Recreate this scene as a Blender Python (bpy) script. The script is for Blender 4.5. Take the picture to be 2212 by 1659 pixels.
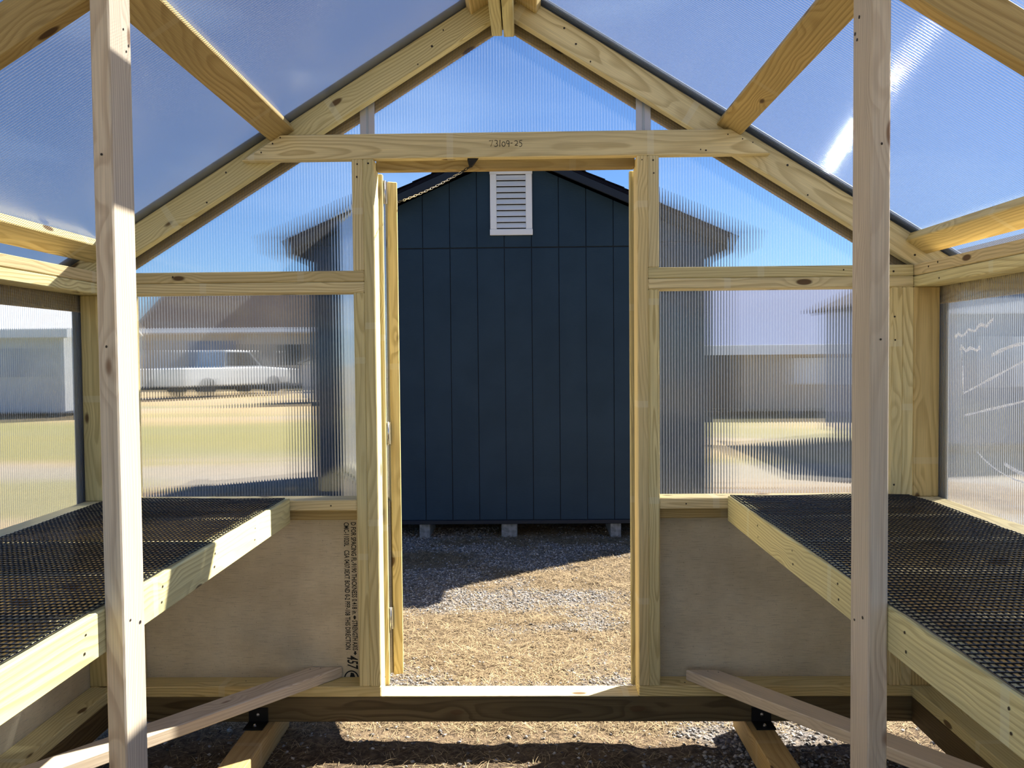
import bpy, bmesh, math, random
import numpy as np
from mathutils import Matrix, Vector, noise as mnoise

random.seed(7)
for o in list(bpy.data.objects): bpy.data.objects.remove(o)
SC = bpy.context.scene
COL = SC.collection

# ------------------------------------------------------------------ camera, sky, sun, exposure
cam_d = bpy.data.cameras.new('camera')
cam_d.sensor_fit = 'HORIZONTAL'; cam_d.sensor_width = 36.0
cam_d.lens = 36.0 * 1756.44 / 2212.0
cam_d.clip_start = 0.02; cam_d.clip_end = 900
cam = bpy.data.objects.new('camera', cam_d); COL.objects.link(cam)
R_ = Vector((0.99979922, 0.01786977, -0.00906634))
U_ = Vector((0.00847524, 0.0328811, 0.99942334))
F_ = Vector((-0.01815758, 0.99929951, -0.03272305))
m = Matrix.Identity(4)
for i in range(3):
    m[i][0] = R_[i]; m[i][1] = U_[i]; m[i][2] = -F_[i]
m[0][3], m[1][3], m[2][3] = 0.0697, -2.8223, 1.3720
cam.matrix_world = m
SC.camera = cam

SUN = Vector((1.41, 1.0, 1.50)).normalized()
sun_el = math.asin(SUN.z); sun_az = math.atan2(SUN.x, SUN.y)
world = bpy.data.worlds.new('sky'); SC.world = world
world.use_nodes = True
wn = world.node_tree; wn.nodes.clear()
w_out = wn.nodes.new('ShaderNodeOutputWorld'); w_bg = wn.nodes.new('ShaderNodeBackground')
sky = wn.nodes.new('ShaderNodeTexSky'); sky.sky_type = 'NISHITA'; sky.sun_disc = False
sky.sun_elevation = sun_el; sky.sun_rotation = sun_az
sky.air_density = 1.0; sky.dust_density = 0.1; sky.ozone_density = 3.0; sky.altitude = 300
# thin clouds low over the horizon
wtc = wn.nodes.new('ShaderNodeTexCoord'); wmp = wn.nodes.new('ShaderNodeMapping')
wmp.inputs['Scale'].default_value = (1.6, 1.6, 5.0)
wnz = wn.nodes.new('ShaderNodeTexNoise'); wnz.inputs['Scale'].default_value = 2.1; wnz.inputs['Detail'].default_value = 7
wrm = wn.nodes.new('ShaderNodeMapRange'); wrm.inputs[1].default_value = 0.53; wrm.inputs[2].default_value = 0.78
wrm.inputs[4].default_value = 0.35
wmx = wn.nodes.new('ShaderNodeMix'); wmx.data_type = 'RGBA'
wmx.inputs[7].default_value = (9.5, 9.8, 10.2, 1)
wn.links.new(wtc.outputs['Generated'], wmp.inputs[0]); wn.links.new(wmp.outputs[0], wnz.inputs['Vector'])
wn.links.new(wnz.outputs[0], wrm.inputs[0]); wn.links.new(wrm.outputs[0], wmx.inputs[0])
wn.links.new(sky.outputs[0], wmx.inputs[6]); 
wtint = wn.nodes.new('ShaderNodeMix'); wtint.data_type = 'RGBA'; wtint.blend_type = 'MULTIPLY'; wtint.inputs[0].default_value = 1.0
wtint.inputs[7].default_value = (0.68, 0.90, 1.20, 1)
wn.links.new(wmx.outputs[2], wtint.inputs[6]); wn.links.new(wtint.outputs[2], w_bg.inputs[0])
w_bg.inputs[1].default_value = 0.068
wn.links.new(w_bg.outputs[0], w_out.inputs[0])

sl = bpy.data.lights.new('sun', 'SUN'); sl.energy = 10.8; sl.angle = math.radians(0.55); sl.color = (1.0, 0.915, 0.775)
so = bpy.data.objects.new('sun', sl); COL.objects.link(so)
so.rotation_euler = SUN.to_track_quat('Z', 'Y').to_euler(); so.location = SUN * 30

vs = SC.view_settings
vs.view_transform = 'Standard'; vs.look = 'None'; vs.gamma = 1.0; vs.use_curve_mapping = False
vs.exposure = 0.82
cy = SC.cycles
cy.max_bounces = 7; cy.diffuse_bounces = 3; cy.glossy_bounces = 2; cy.transmission_bounces = 5; cy.transparent_max_bounces = 12
cy.adaptive_threshold = 0.05

# ------------------------------------------------------------------ node helpers and materials
class NT:
    def __init__(s, name):
        s.m = bpy.data.materials.new(name); s.m.use_nodes = True
        s.t = s.m.node_tree; s.t.nodes.clear()
        s.out = s.t.nodes.new('ShaderNodeOutputMaterial')
    def n(s, kind, **kw):
        nd = s.t.nodes.new('ShaderNode' + kind)
        for k, v in kw.items(): setattr(nd, k, v)
        return nd
    def set(s, sock, v):
        if isinstance(v, bpy.types.NodeSocket): s.t.links.new(v, sock)
        elif v is not None: sock.default_value = v
    def math(s, op, a, b=None, c=None, clamp=False):
        nd = s.n('Math', operation=op, use_clamp=clamp)
        for i, v in enumerate((a, b, c)):
            if v is not None: s.set(nd.inputs[i], v)
        return nd.outputs[0]
    def vmath(s, op, a, b=None, scale=None):
        nd = s.n('VectorMath', operation=op)
        s.set(nd.inputs[0], a)
        if b is not None: s.set(nd.inputs[1], b)
        if scale is not None: s.set(nd.inputs[3], scale)
        return nd.outputs[1] if op in ('LENGTH', 'DISTANCE', 'DOT_PRODUCT') else nd.outputs[0]
    def xyz(s, x, y, z):
        nd = s.n('CombineXYZ')
        for i, v in enumerate((x, y, z)): s.set(nd.inputs[i], v)
        return nd.outputs[0]
    def sep(s, v):
        nd = s.n('SeparateXYZ'); s.set(nd.inputs[0], v); return nd.outputs
    def noise(s, v, scale, detail=3, rough=0.5, dim='3D'):
        nd = s.n('TexNoise', noise_dimensions=dim); s.set(nd.inputs['Vector'], v)
        nd.inputs['Scale'].default_value = scale; nd.inputs['Detail'].default_value = detail
        nd.inputs['Roughness'].default_value = rough
        return nd.outputs
    def ramp(s, v, a, b, lo=0.0, hi=1.0, smooth=True):
        nd = s.n('MapRange', interpolation_type='SMOOTHSTEP' if smooth else 'LINEAR')
        s.set(nd.inputs[0], v)
        for i, x in zip((1, 2, 3, 4), (a, b, lo, hi)): s.set(nd.inputs[i], x)
        return nd.outputs[0]
    def mix(s, f, a, b, blend='MIX'):
        nd = s.n('Mix', data_type='RGBA', blend_type=blend)
        s.set(nd.inputs[0], f)
        s.set(nd.inputs[6], a if isinstance(a, bpy.types.NodeSocket) else tuple(a) + (1,) if len(a) == 3 else a)
        s.set(nd.inputs[7], b if isinstance(b, bpy.types.NodeSocket) else tuple(b) + (1,) if len(b) == 3 else b)
        return nd.outputs[2]
    def bump(s, h, strength, dist=0.002):
        nd = s.n('Bump'); s.set(nd.inputs['Height'], h)
        nd.inputs['Strength'].default_value = strength; nd.inputs['Distance'].default_value = dist
        return nd.outputs[0]
    def shader(s, a): s.t.links.new(a, s.out.inputs[0])
    def mixs(s, f, a, b):
        nd = s.n('MixShader'); s.set(nd.inputs[0], f); s.t.links.new(a, nd.inputs[1]); s.t.links.new(b, nd.inputs[2])
        return nd.outputs[0]
    def bsdf(s, kind, color=None, rough=None, **kw):
        nd = s.n('Bsdf' + kind)
        if color is not None: s.set(nd.inputs['Color' if kind != 'Principled' else 'Base Color'], tuple(color) + (1,) if not isinstance(color, bpy.types.NodeSocket) else color)
        if rough is not None: s.set(nd.inputs['Roughness'], rough)
        for k, v in kw.items(): s.set(nd.inputs[k], v)
        return nd

def wood(name, light, dark, ring=0.0065, contrast=0.75, knots=1.0, knotcol=(0.10, 0.05, 0.02), rough=0.68, sticks=0.0):
    """pine: rings about a wandering pith, distorted around knots; local x runs along the board"""
    k = NT(name)
    P = k.n('TexCoord').outputs['Object']; oi = k.n('ObjectInfo'); rnd = oi.outputs['Random']
    x, y, z = k.sep(P)
    sx = k.math('MULTIPLY', rnd, 91.7); sy = k.math('MULTIPLY', rnd, 37.3)
    c = k.noise(k.xyz(k.math('ADD', k.math('MULTIPLY', x, 0.9), sx), sy, 0.0), 1.0, 1)[1]
    cr, cg, cb = k.sep(c)
    off1 = k.math('MULTIPLY', k.math('SUBTRACT', k.math('FRACT', k.math('MULTIPLY', rnd, 7.13)), 0.5), 0.16)
    off2 = k.math('MULTIPLY', k.math('SUBTRACT', k.math('FRACT', k.math('MULTIPLY', rnd, 13.7)), 0.5), 0.12)
    yy = k.math('ADD', k.math('ADD', y, off1), k.math('MULTIPLY', k.math('SUBTRACT', cr, 0.5), 0.13))
    zz = k.math('ADD', k.math('ADD', z, off2), k.math('MULTIPLY', k.math('SUBTRACT', cg, 0.5), 0.13))
    r = k.math('SQRT', k.math('ADD', k.math('MULTIPLY', yy, yy), k.math('MULTIPLY', zz, zz)))
    w = k.noise(k.xyz(k.math('ADD', k.math('MULTIPLY', x, 3.0), sx), k.math('MULTIPLY', y, 14), k.math('MULTIPLY', z, 14)), 1.0, 2)[0]
    r = k.math('ADD', r, k.math('MULTIPLY', k.math('SUBTRACT', w, 0.5), 0.016))
    vo = k.n('TexVoronoi', feature='F1'); vo.inputs['Scale'].default_value = 1.0
    k.set(vo.inputs['Vector'], k.xyz(k.math('ADD', k.math('MULTIPLY', x, 4.2), sy), k.math('ADD', k.math('MULTIPLY', y, 11), sx), k.math('MULTIPLY', z, 11)))
    d = vo.outputs['Distance']
    kb = k.ramp(d, 0.42, 0.05, 0.0, 1.0)
    r = k.math('ADD', r, k.math('MULTIPLY', kb, 0.018 * knots))
    ph = k.math('FRACT', k.math('DIVIDE', r, ring))
    up = k.ramp(ph, 0.30, 0.82); dn = k.ramp(ph, 0.86, 1.0, 1.0, 0.0)
    g = k.math('MULTIPLY', k.math('MULTIPLY', up, dn), contrast)
    vary = k.noise(k.xyz(k.math('ADD', k.math('MULTIPLY', x, 1.2), sy), k.math('MULTIPLY', y, 6), k.math('MULTIPLY', z, 6)), 1.0, 3)[0]
    g = k.math('MULTIPLY', g, k.ramp(vary, 0.3, 0.7, 0.45, 1.15))
    col = k.mix(g, light, dark)
    fib = k.noise(k.xyz(k.math('ADD', k.math('MULTIPLY', x, 6), sx), k.math('MULTIPLY', y, 420), k.math('MULTIPLY', z, 420)), 1.0, 2)[0]
    col = k.mix(1.0, col, k.mix(k.ramp(fib, 0.25, 0.75), (0.86, 0.86, 0.86), (1.08, 1.08, 1.08)), 'MULTIPLY')
    tone = k.mix(k.ramp(vary, 0.3, 0.7), (0.88, 0.88, 0.86), (1.08, 1.07, 1.03))
    col = k.mix(1.0, col, tone, 'MULTIPLY')
    col = k.mix(k.ramp(d, 0.14, 0.09, 0.0, 0.92 * min(1, knots)), col, knotcol)
    if sticks:      # pale bands left where stacking strips kept the treatment off
        st = k.math('ABSOLUTE', k.math('SUBTRACT', k.math('FRACT', k.math('ADD', k.math('MULTIPLY', x, 1.45), k.math('MULTIPLY', rnd, 23.0))), 0.5))
        col = k.mix(k.ramp(st, 0.019, 0.014, 0.0, sticks), col, (0.80, 0.76, 0.60))
    col = k.mix(1.0, col, oi.outputs['Color'], 'MULTIPLY')
    b = k.bsdf('Principled', col, rough)
    b.inputs['Specular IOR Level'].default_value = 0.25
    k.set(b.inputs['Normal'], k.bump(fib, 0.22, 0.001))
    k.shader(b.outputs[0]); return k.m

M = {}
M['pine'] = wood('treated_pine', (0.80, 0.685, 0.405), (0.44, 0.32, 0.135), ring=0.0095, contrast=0.56, sticks=0.33)
M['spruce'] = wood('pale_spruce', (0.72, 0.615, 0.49), (0.52, 0.40, 0.29), ring=0.008, contrast=0.55, knots=0.9, knotcol=(0.20, 0.10, 0.05))
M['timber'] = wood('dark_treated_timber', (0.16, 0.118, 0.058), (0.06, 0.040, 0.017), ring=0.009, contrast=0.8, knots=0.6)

def plain(name, col, rough=0.6, metal=0.0, noise_amt=0.0, nscale=20, bump=0.0, spec=0.5):
    k = NT(name)
    c = tuple(col)
    b = k.bsdf('Principled', c, rough); b.inputs['Metallic'].default_value = metal; b.inputs['Specular IOR Level'].default_value = spec
    if noise_amt or bump:
        P = k.n('TexCoord').outputs['Object']
        nz = k.noise(P, nscale, 5, 0.6)[0]
        if noise_amt:
            k.set(b.inputs['Base Color'], k.mix(k.ramp(nz, 0.3, 0.7), tuple(x * (1 - noise_amt) for x in c), tuple(min(1, x * (1 + noise_amt)) for x in c)))
        if bump: k.set(b.inputs['Normal'], k.bump(nz, bump, 0.003))
    k.shader(b.outputs[0]); return k.m

def panel_mat():
    k = NT('strand_board')
    P = k.n('TexCoord').outputs['Object']; x, y, z = k.sep(P)
    v = k.xyz(x, 0.0, z)
    n1 = k.noise(v, 3.2, 5, 0.6)[0]; n2 = k.noise(v, 130, 4, 0.7)[0]
    n3 = k.noise(k.xyz(k.math('MULTIPLY', x, 18), 0.0, k.math('MULTIPLY', z, 420)), 1.0, 2)[0]
    col = k.mix(k.ramp(n1, 0.3, 0.7), (0.54, 0.46, 0.315), (0.74, 0.65, 0.475))
    col = k.mix(k.ramp(n2, 0.55, 0.75, 0, 0.5), col, (0.55, 0.50, 0.42))
    col = k.mix(k.ramp(n2, 0.42, 0.28, 0, 0.55), col, (0.10, 0.08, 0.055))
    col = k.mix(k.ramp(n3, 0.5, 0.75, 0, 0.35), col, (0.14, 0.115, 0.08))
    b = k.bsdf('Principled', col, 0.55); b.inputs['Specular IOR Level'].default_value = 0.4
    k.set(b.inputs['Normal'], k.bump(k.math('ADD', n2, k.math('MULTIPLY', n3, 0.4)), 0.6, 0.0015))
    k.shader(b.outputs[0]); return k.m
M['panel'] = panel_mat()

def sheet_mat(name, refr, haze, tint=(0.89, 0.92, 0.96), gloss=0.4, grough=0.06):
    """clear ribbed polycarbonate: mostly see-through, part of the light bent by the flutes, a little haze"""
    k = NT(name)
    tr = k.bsdf('Transparent', tint)
    rf = k.bsdf('Refraction', (0.95, 0.965, 0.98), 0.015); rf.inputs['IOR'].default_value = 1.065
    tl = k.bsdf('Translucent', (0.86, 0.89, 0.95))
    gl = k.bsdf('Glossy', (1, 1, 1), grough)
    a = k.mixs(refr, tr.outputs[0], rf.outputs[0]) if refr else tr.outputs[0]
    a = k.mixs(haze * 1.15, a, tl.outputs[0])
    fr = k.n('Fresnel'); fr.inputs[0].default_value = 1.4
    a = k.mixs(k.math('MULTIPLY', fr.outputs[0], gloss), a, gl.outputs[0])
    k.shader(a); return k.m
M['sheet_wall'] = sheet_mat('wall_polycarbonate', 0.76, 0.012)
M['sheet_roof'] = sheet_mat('roof_polycarbonate', 0.0, 0.007, (0.77, 0.79, 0.82), 0.22, 0.28)
def clear_mat():
    k = NT('polycarbonate_outer_skin')
    tr = k.bsdf('Transparent', (0.96, 0.97, 0.98)); gl = k.bsdf('Glossy', (1, 1, 1), 0.08)
    k.shader(k.mixs(0.04, tr.outputs[0], gl.outputs[0])); return k.m
M['skin'] = clear_mat()
def rib_mat(name, clear, gloss, tint=(0.9, 0.93, 0.97)):
    k = NT(name)
    tr = k.bsdf('Transparent', tint); tl = k.bsdf('Translucent', (0.62, 0.68, 0.80)); df = k.bsdf('Diffuse', (0.55, 0.6, 0.7))
    gl = k.bsdf('Glossy', (0.9, 0.93, 1.0), 0.05)
    a = k.mixs(0.35, tl.outputs[0], df.outputs[0])
    a = k.mixs(clear, a, tr.outputs[0])
    k.shader(k.mixs(gloss, a, gl.outputs[0])); return k.m
M['rib_wall'] = rib_mat('polycarbonate_webs', 0.80, 0.08)
M['rib_roof'] = rib_mat('roof_polycarbonate_webs', 0.80, 0.22, (0.66, 0.74, 0.87))

def siding_mat():
    k = NT('navy_painted_siding')
    P = k.n('TexCoord').outputs['Object']; x, y, z = k.sep(P)
    rnd = k.n('ObjectInfo').outputs['Random']
    v = k.xyz(k.math('ADD', k.math('MULTIPLY', x, 26), k.math('MULTIPLY', rnd, 50)), 0.0, k.math('MULTIPLY', z, 150))
    n1 = k.noise(v, 1.0, 4, 0.65)[0]; n2 = k.noise(P, 3, 3)[0]
    col = k.mix(k.ramp(n2, 0.3, 0.7), (0.013, 0.033, 0.058), (0.017, 0.040, 0.069))
    b = k.bsdf('Principled', col, 0.55); b.inputs['Specular IOR Level'].default_value = 0.2
    k.set(b.inputs['Normal'], k.bump(n1, 0.5, 0.002)); k.shader(b.outputs[0]); return k.m
M['navy'] = siding_mat()
M['navy_trim'] = plain('navy_trim_paint', (0.010, 0.015, 0.026), 0.5, spec=0.3)
M['shingle'] = plain('dark_roof_shingles', (0.006, 0.007, 0.014), 0.9, spec=0.1, noise_amt=0.4, nscale=60)
M['white'] = plain('white_vinyl', (0.74, 0.76, 0.80), 0.4)
M['dark'] = plain('dark_void', (0.01, 0.01, 0.012), 0.9)
M['block'] = plain('concrete_block', (0.20, 0.21, 0.23), 0.9, noise_amt=0.3, nscale=40)
M['wire'] = plain('black_coated_wire', (0.004, 0.004, 0.007), 0.22)
M['black_steel'] = plain('black_steel', (0.007, 0.007, 0.008), 0.5, spec=0.3)
M['zinc'] = plain('zinc_plated_steel', (0.62, 0.62, 0.64), 0.25, metal=1.0)
M['nail'] = plain('dark_nail_head', (0.035, 0.025, 0.018), 0.55, metal=0.3)
M['alu'] = plain('aluminium_channel', (0.50, 0.50, 0.53), 0.35, metal=0.55)
M['flash'] = plain('grey_flashing', (0.34, 0.40, 0.50), 0.5, metal=0.2)
M['ink'] = plain('black_ink', (0.008, 0.008, 0.008), 0.8)
M['marker'] = plain('dark_marker_ink', (0.018, 0.014, 0.010), 0.7)
M['smear'] = None

# ------------------------------------------------------------------ object helpers
WM = {}
def link(o, parent=None, world=Matrix.Identity(4)):
    COL.objects.link(o)
    WM[o.name] = world.copy()
    if parent is not None:
        o.parent = parent; o.matrix_basis = WM[parent.name].inverted() @ world
    else: o.matrix_basis = world
    return o
def tag(o, label=None, cat=None, group=None, kind=None):
    for k, v in (('label', label), ('category', cat), ('group', group), ('kind', kind)):
        if v: o[k] = v
    return o
def empty(name, loc, **kw):
    o = bpy.data.objects.new(name, None); o.empty_display_size = 0.1
    link(o, None, Matrix.Translation(loc)); tag(o, **kw); return o
def mesh_obj(name, me, mat, parent=None, world=Matrix.Identity(4), **kw):
    o = bpy.data.objects.new(name, me)
    if mat is not None and not me.materials: me.materials.append(mat)
    link(o, parent, world); tag(o, **kw); return o
def frame(origin, ex, ey):
    ex = Vector(ex).normalized(); ey = Vector(ey); ey = (ey - ex * ey.dot(ex)).normalized(); ez = ex.cross(ey)
    mt = Matrix.Identity(4)
    for i in range(3): mt[i][0], mt[i][1], mt[i][2], mt[i][3] = ex[i], ey[i], ez[i], origin[i]
    return mt
def prism_mesh(name, poly, t, bev=0.003):
    """polygon in local (x,z), thickness t along local y, eased edges"""
    bm = bmesh.new()
    f_ = [bm.verts.new((x, -t / 2, z)) for x, z in poly]; b_ = [bm.verts.new((x, t / 2, z)) for x, z in poly]
    n = len(poly)
    bm.faces.new(f_); bm.faces.new(b_[::-1])
    for i in range(n): bm.faces.new((f_[i], b_[i], b_[(i + 1) % n], f_[(i + 1) % n]))
    bmesh.ops.recalc_face_normals(bm, faces=bm.faces)
    if bev: bmesh.ops.bevel(bm, geom=list(bm.edges), offset=bev, segments=1, affect='EDGES', clamp_overlap=True)
    me = bpy.data.meshes.new(name); bm.to_mesh(me); bm.free(); return me
_cache = {}
def board(name, p0, p1, w, t, ydir, mat, parent=None, color=None, bev=0.003, **kw):
    """2x stock from p0 to p1 (centre line); t is measured along ydir, w across it"""
    p0, p1 = Vector(p0), Vector(p1); L = (p1 - p0).length
    key = (round(L, 4), w, t, bev, mat.name)
    if key not in _cache:
        me = prism_mesh(name, [(-L / 2, -w / 2), (L / 2, -w / 2), (L / 2, w / 2), (-L / 2, w / 2)], t, bev)
        me.materials.append(mat); _cache[key] = me
    o = mesh_obj(name, _cache[key], None, parent, frame((p0 + p1) / 2, p1 - p0, ydir), **kw)
    if color: o.color = (*color, 1)
    return o
def bar(name, x0, x1, y0, y1, z0, z1, mat, parent=None, axis=None, color=None, bev=0.003, **kw):
    """axis-aligned board whose local x runs along its longest side"""
    d = [x1 - x0, y1 - y0, z1 - z0]; a = d.index(max(d)) if axis is None else axis
    c = Vector(((x0 + x1) / 2, (y0 + y1) / 2, (z0 + z1) / 2)); e = Vector((0, 0, 0)); e[a] = d[a] / 2
    yi = {0: 1, 1: 0, 2: 1}[a]; yd = Vector((0, 0, 0)); yd[yi] = 1
    wi = 3 - a - yi
    return board(name, c - e, c + e, d[wi], d[yi], yd, mat, parent, color, bev, **kw)
def mk_mesh(name, V, Fs, mat=None, smooth=False):
    me = bpy.data.meshes.new(name); me.from_pydata([tuple(v) for v in V], [], [tuple(f) for f in Fs]); me.update()
    if mat is not None: me.materials.append(mat)
    if smooth: me.polygons.foreach_set('use_smooth', [True] * len(me.polygons))
    return me
def np_mesh(name, V, Q, mat, smooth=False):
    """big meshes from numpy arrays: V (n,3), Q (m,k)"""
    me = bpy.data.meshes.new(name); V = np.asarray(V, np.float32); Q = np.asarray(Q, np.int32)
    m_, k_ = Q.shape
    me.vertices.add(len(V)); me.vertices.foreach_set('co', V.ravel())
    me.loops.add(m_ * k_); me.loops.foreach_set('vertex_index', Q.ravel())
    me.polygons.add(m_); me.polygons.foreach_set('loop_start', np.arange(0, m_ * k_, k_, dtype=np.int32))
    try: me.polygons.foreach_set('loop_total', np.full(m_, k_, np.int32))
    except Exception: pass
    me.update(calc_edges=True); me.validate()
    if smooth: me.polygons.foreach_set('use_smooth', np.ones(m_, bool))
    me.materials.append(mat); return me
def tube_mesh(name, pts, r, mat, sides=6, closed=False, smooth=True):
    pts = [Vector(p) for p in pts]; n = len(pts); V = []; Fs = []
    up = Vector((0, 0, 1))
    for i, p in enumerate(pts):
        a = pts[(i - 1) % n] if (closed or i > 0) else p; b = pts[(i + 1) % n] if (closed or i < n - 1) else p
        d = (b - a).normalized(); u = d.cross(up)
        if u.length < 1e-3: u = d.cross(Vector((1, 0, 0)))
        u.normalize(); v = d.cross(u)
        for j in range(sides):
            t = 2 * math.pi * j / sides; V.append(p + u * (r * math.cos(t)) + v * (r * math.sin(t)))
    for i in range(n if closed else n - 1):
        for j in range(sides):
            a = i * sides + j; b = i * sides + (j + 1) % sides; i2 = (i + 1) % n
            Fs.append((a, b, i2 * sides + (j + 1) % sides, i2 * sides + j))
    if not closed:
        Fs.append(tuple(range(sides))[::-1]); Fs.append(tuple((n - 1) * sides + j for j in range(sides)))
    return mk_mesh(name, V, Fs, mat, smooth)
_nail = None
def nails(parent, pts, normal, r=0.0042):
    r *= 0.78
    global _nail
    if _nail is None:
        V = [(math.cos(a) , math.sin(a), h) for h in (0, 0.22) for a in [i * math.pi / 4 for i in range(8)]]
        Fs = [tuple(range(8, 16))] + [(i, (i + 1) % 8, 8 + (i + 1) % 8, 8 + i) for i in range(8)]
        _nail = mk_mesh('nail_head', V, Fs, M['nail'])
    q = Vector(normal).to_track_quat('Z', 'Y').to_matrix().to_4x4()
    for p in pts:
        s = r * random.uniform(0.75, 1.2)
        mesh_obj('nail_head', _nail, None, parent, Matrix.Translation(p) @ q @ Matrix.Diagonal((s * random.uniform(0.7, 1.1), s, r * 0.6, 1)))

# ------------------------------------------------------------------ main dimensions (metres)
W = 1.401; WO = 1.490                      # inner and outer face of the side walls
XS = 0.5295; XI = 0.4535                   # door studs, outer and inner edge
ZR0, ZR1 = 0.089, 0.178                    # rim beam
ZB = 0.216                                 # top of the bottom plate
ZRAIL = 0.878; ZP = 1.640; ZP1 = 1.678     # sill rail top, plate joint, plate top
ZT = 2.061; ZBT = 2.147                    # collar beam bottom and top
TAN = 0.6249; TH = math.atan(TAN); ZRIDGE = 2.672
YB = -3.55                                 # rear end of the greenhouse
D = 0.089; T2 = 0.038
tan_ = lambda a: (a, a * 0.99, a * 0.97)
TC = [(1, 1, 1), (0.93, 0.95, 0.88), (1.05, 1.0, 0.9), (0.90, 0.86, 0.78), (0.98, 1.02, 0.95), (1.06, 1.06, 1.04)]
def tone(i): return TC[i % len(TC)]

# ------------------------------------------------------------------ ground
def vnoise(x, y, seed=0):
    rs = np.random.RandomState(seed); tab = rs.rand(256, 256)
    xi = np.floor(x).astype(int); yi = np.floor(y).astype(int); fx = x - xi; fy = y - yi
    fx = fx * fx * (3 - 2 * fx); fy = fy * fy * (3 - 2 * fy)
    g = lambda a, b: tab[a % 256, b % 256]
    return (g(xi, yi) * (1 - fx) + g(xi + 1, yi) * fx) * (1 - fy) + (g(xi, yi + 1) * (1 - fx) + g(xi + 1, yi + 1) * fx) * fy
def fbm(x, y, seed=0, oct=4):
    s = 0; a = 0.5
    for i in range(oct): s = s + a * vnoise(x * 2 ** i + 17 * i, y * 2 ** i + 9 * i, seed + i); a *= 0.5
    return s / (1 - 0.5 ** oct)
def gravel_amount(x, y):
    g = fbm(x * 1.15 + 5, y * 2.2 + 8, 14, 5)
    return np.clip((g - 0.50) / 0.16, 0, 0.8)
def ground_h(x, y):
    return 0.035 * (fbm(x * 1.1, y * 1.1, 3, 3) - 0.5) + 0.022 * (fbm(x * 6, y * 6, 5, 4) - 0.5) + 0.012 * (fbm(x * 25, y * 25, 8, 2) - 0.5)

def ground_mat(near):
    k = NT('gravel_and_dry_grass' if near else 'yard_surface')
    P = k.n('TexCoord').outputs['Object']; x, y, z = k.sep(P)
    n1 = k.noise(P, 1.1, 5, 0.6)[0]; n2 = k.noise(P, 45, 5, 0.75)[0]; n3 = k.noise(P, 9, 4, 0.6)[0]
    soil = k.mix(k.ramp(n3, 0.3, 0.7), (0.055, 0.040, 0.030), (0.20, 0.150, 0.105))
    soil = k.mix(k.ramp(n2, 0.4, 0.65, 0, 0.8), soil, (0.36, 0.27, 0.17))
    grav = k.mix(k.ramp(n2, 0.35, 0.62), (0.08, 0.08, 0.084), (0.35, 0.34, 0.35)) if near else k.mix(k.ramp(n2, 0.35, 0.62), (0.16, 0.145, 0.125), (0.36, 0.325, 0.28))
    if near:
        at = k.n('Attribute', attribute_name='gravel')
        gm = k.math('MULTIPLY', at.outputs['Fac'], k.ramp(n3, 0.3, 0.55, 0.45, 1.0))
        col = k.mix(gm, soil, grav)
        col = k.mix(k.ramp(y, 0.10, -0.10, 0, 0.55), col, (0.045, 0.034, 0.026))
    else:
        straw = k.mix(k.ramp(n2, 0.3, 0.7), (0.22, 0.165, 0.09), (0.46, 0.36, 0.22))
        n4 = k.noise(k.xyz(k.math('MULTIPLY', x, 0.10), k.math('MULTIPLY', y, 0.32), 0.0), 1.0, 4, 0.55)[0]
        col = k.mix(k.ramp(n4, 0.40, 0.52), grav, straw)
        green = k.mix(k.ramp(n2, 0.3, 0.7), (0.15, 0.15, 0.06), (0.27, 0.25, 0.11))
        n5 = k.noise(k.xyz(k.math('MULTIPLY', x, 0.12), k.math('MULTIPLY', y, 0.4), 7.0), 1.0, 3, 0.5)[0]
        col = k.mix(k.ramp(n5, 0.50, 0.60, 0, 0.7), col, green)
        wob = k.math('ADD', y, k.math('MULTIPLY', k.math('SUBTRACT', n4, 0.5), 6.0))
        lawn = k.math('MULTIPLY', k.math('MULTIPLY', k.ramp(wob, 8.2, 9.6), k.ramp(wob, 17.5, 15.0)), k.ramp(x, 0.0, -2.0))
        col = k.mix(k.math('MULTIPLY', lawn, 0.85), col, green)
        track = k.math('MULTIPLY', k.math('MULTIPLY', k.ramp(wob, 6.0, 6.8), k.ramp(wob, 8.8, 8.2)), 0.8)
        col = k.mix(track, col, grav)
    b = k.bsdf('Principled', col, 0.95); b.inputs['Specular IOR Level'].default_value = 0.1
    k.set(b.inputs['Normal'], k.bump(n2, 0.9, 0.02)); k.shader(b.outputs[0]); return k.m
GX0, GX1, GY0, GY1 = -4.2, 4.6, -3.9, 6.2
nx, ny = 240, 280
gx, gy = np.meshgrid(np.linspace(GX0, GX1, nx), np.linspace(GY0, GY1, ny))
edge = np.minimum(np.minimum(gx - GX0, GX1 - gx), np.minimum(gy - GY0, GY1 - gy))
gz = ground_h(gx, gy) * np.clip(edge / 0.6, 0, 1) - 0.03 * (1 - np.clip(edge / 0.5, 0, 1))
idx = np.arange(nx * ny).reshape(ny, nx)
Q = np.stack([idx[:-1, :-1], idx[:-1, 1:], idx[1:, 1:], idx[1:, :-1]], -1).reshape(-1, 4)
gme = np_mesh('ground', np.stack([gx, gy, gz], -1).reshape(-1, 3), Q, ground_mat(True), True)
at = gme.attributes.new('gravel', 'FLOAT', 'POINT'); at.data.foreach_set('value', gravel_amount(gx, gy).astype(np.float32).ravel())
ground = mesh_obj('ground', gme, None, kind='structure', label='bare yard of dry grass, soil and pale gravel under the greenhouse')
far = mesh_obj('yard', mk_mesh('yard', [(-160, -40, -0.032), (160, -40, -0.032), (160, 260, -0.032), (-160, 260, -0.032)], [(0, 1, 2, 3)], ground_mat(False)), None, kind='structure', label='wide gravel and grass yard beyond the greenhouse')

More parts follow.
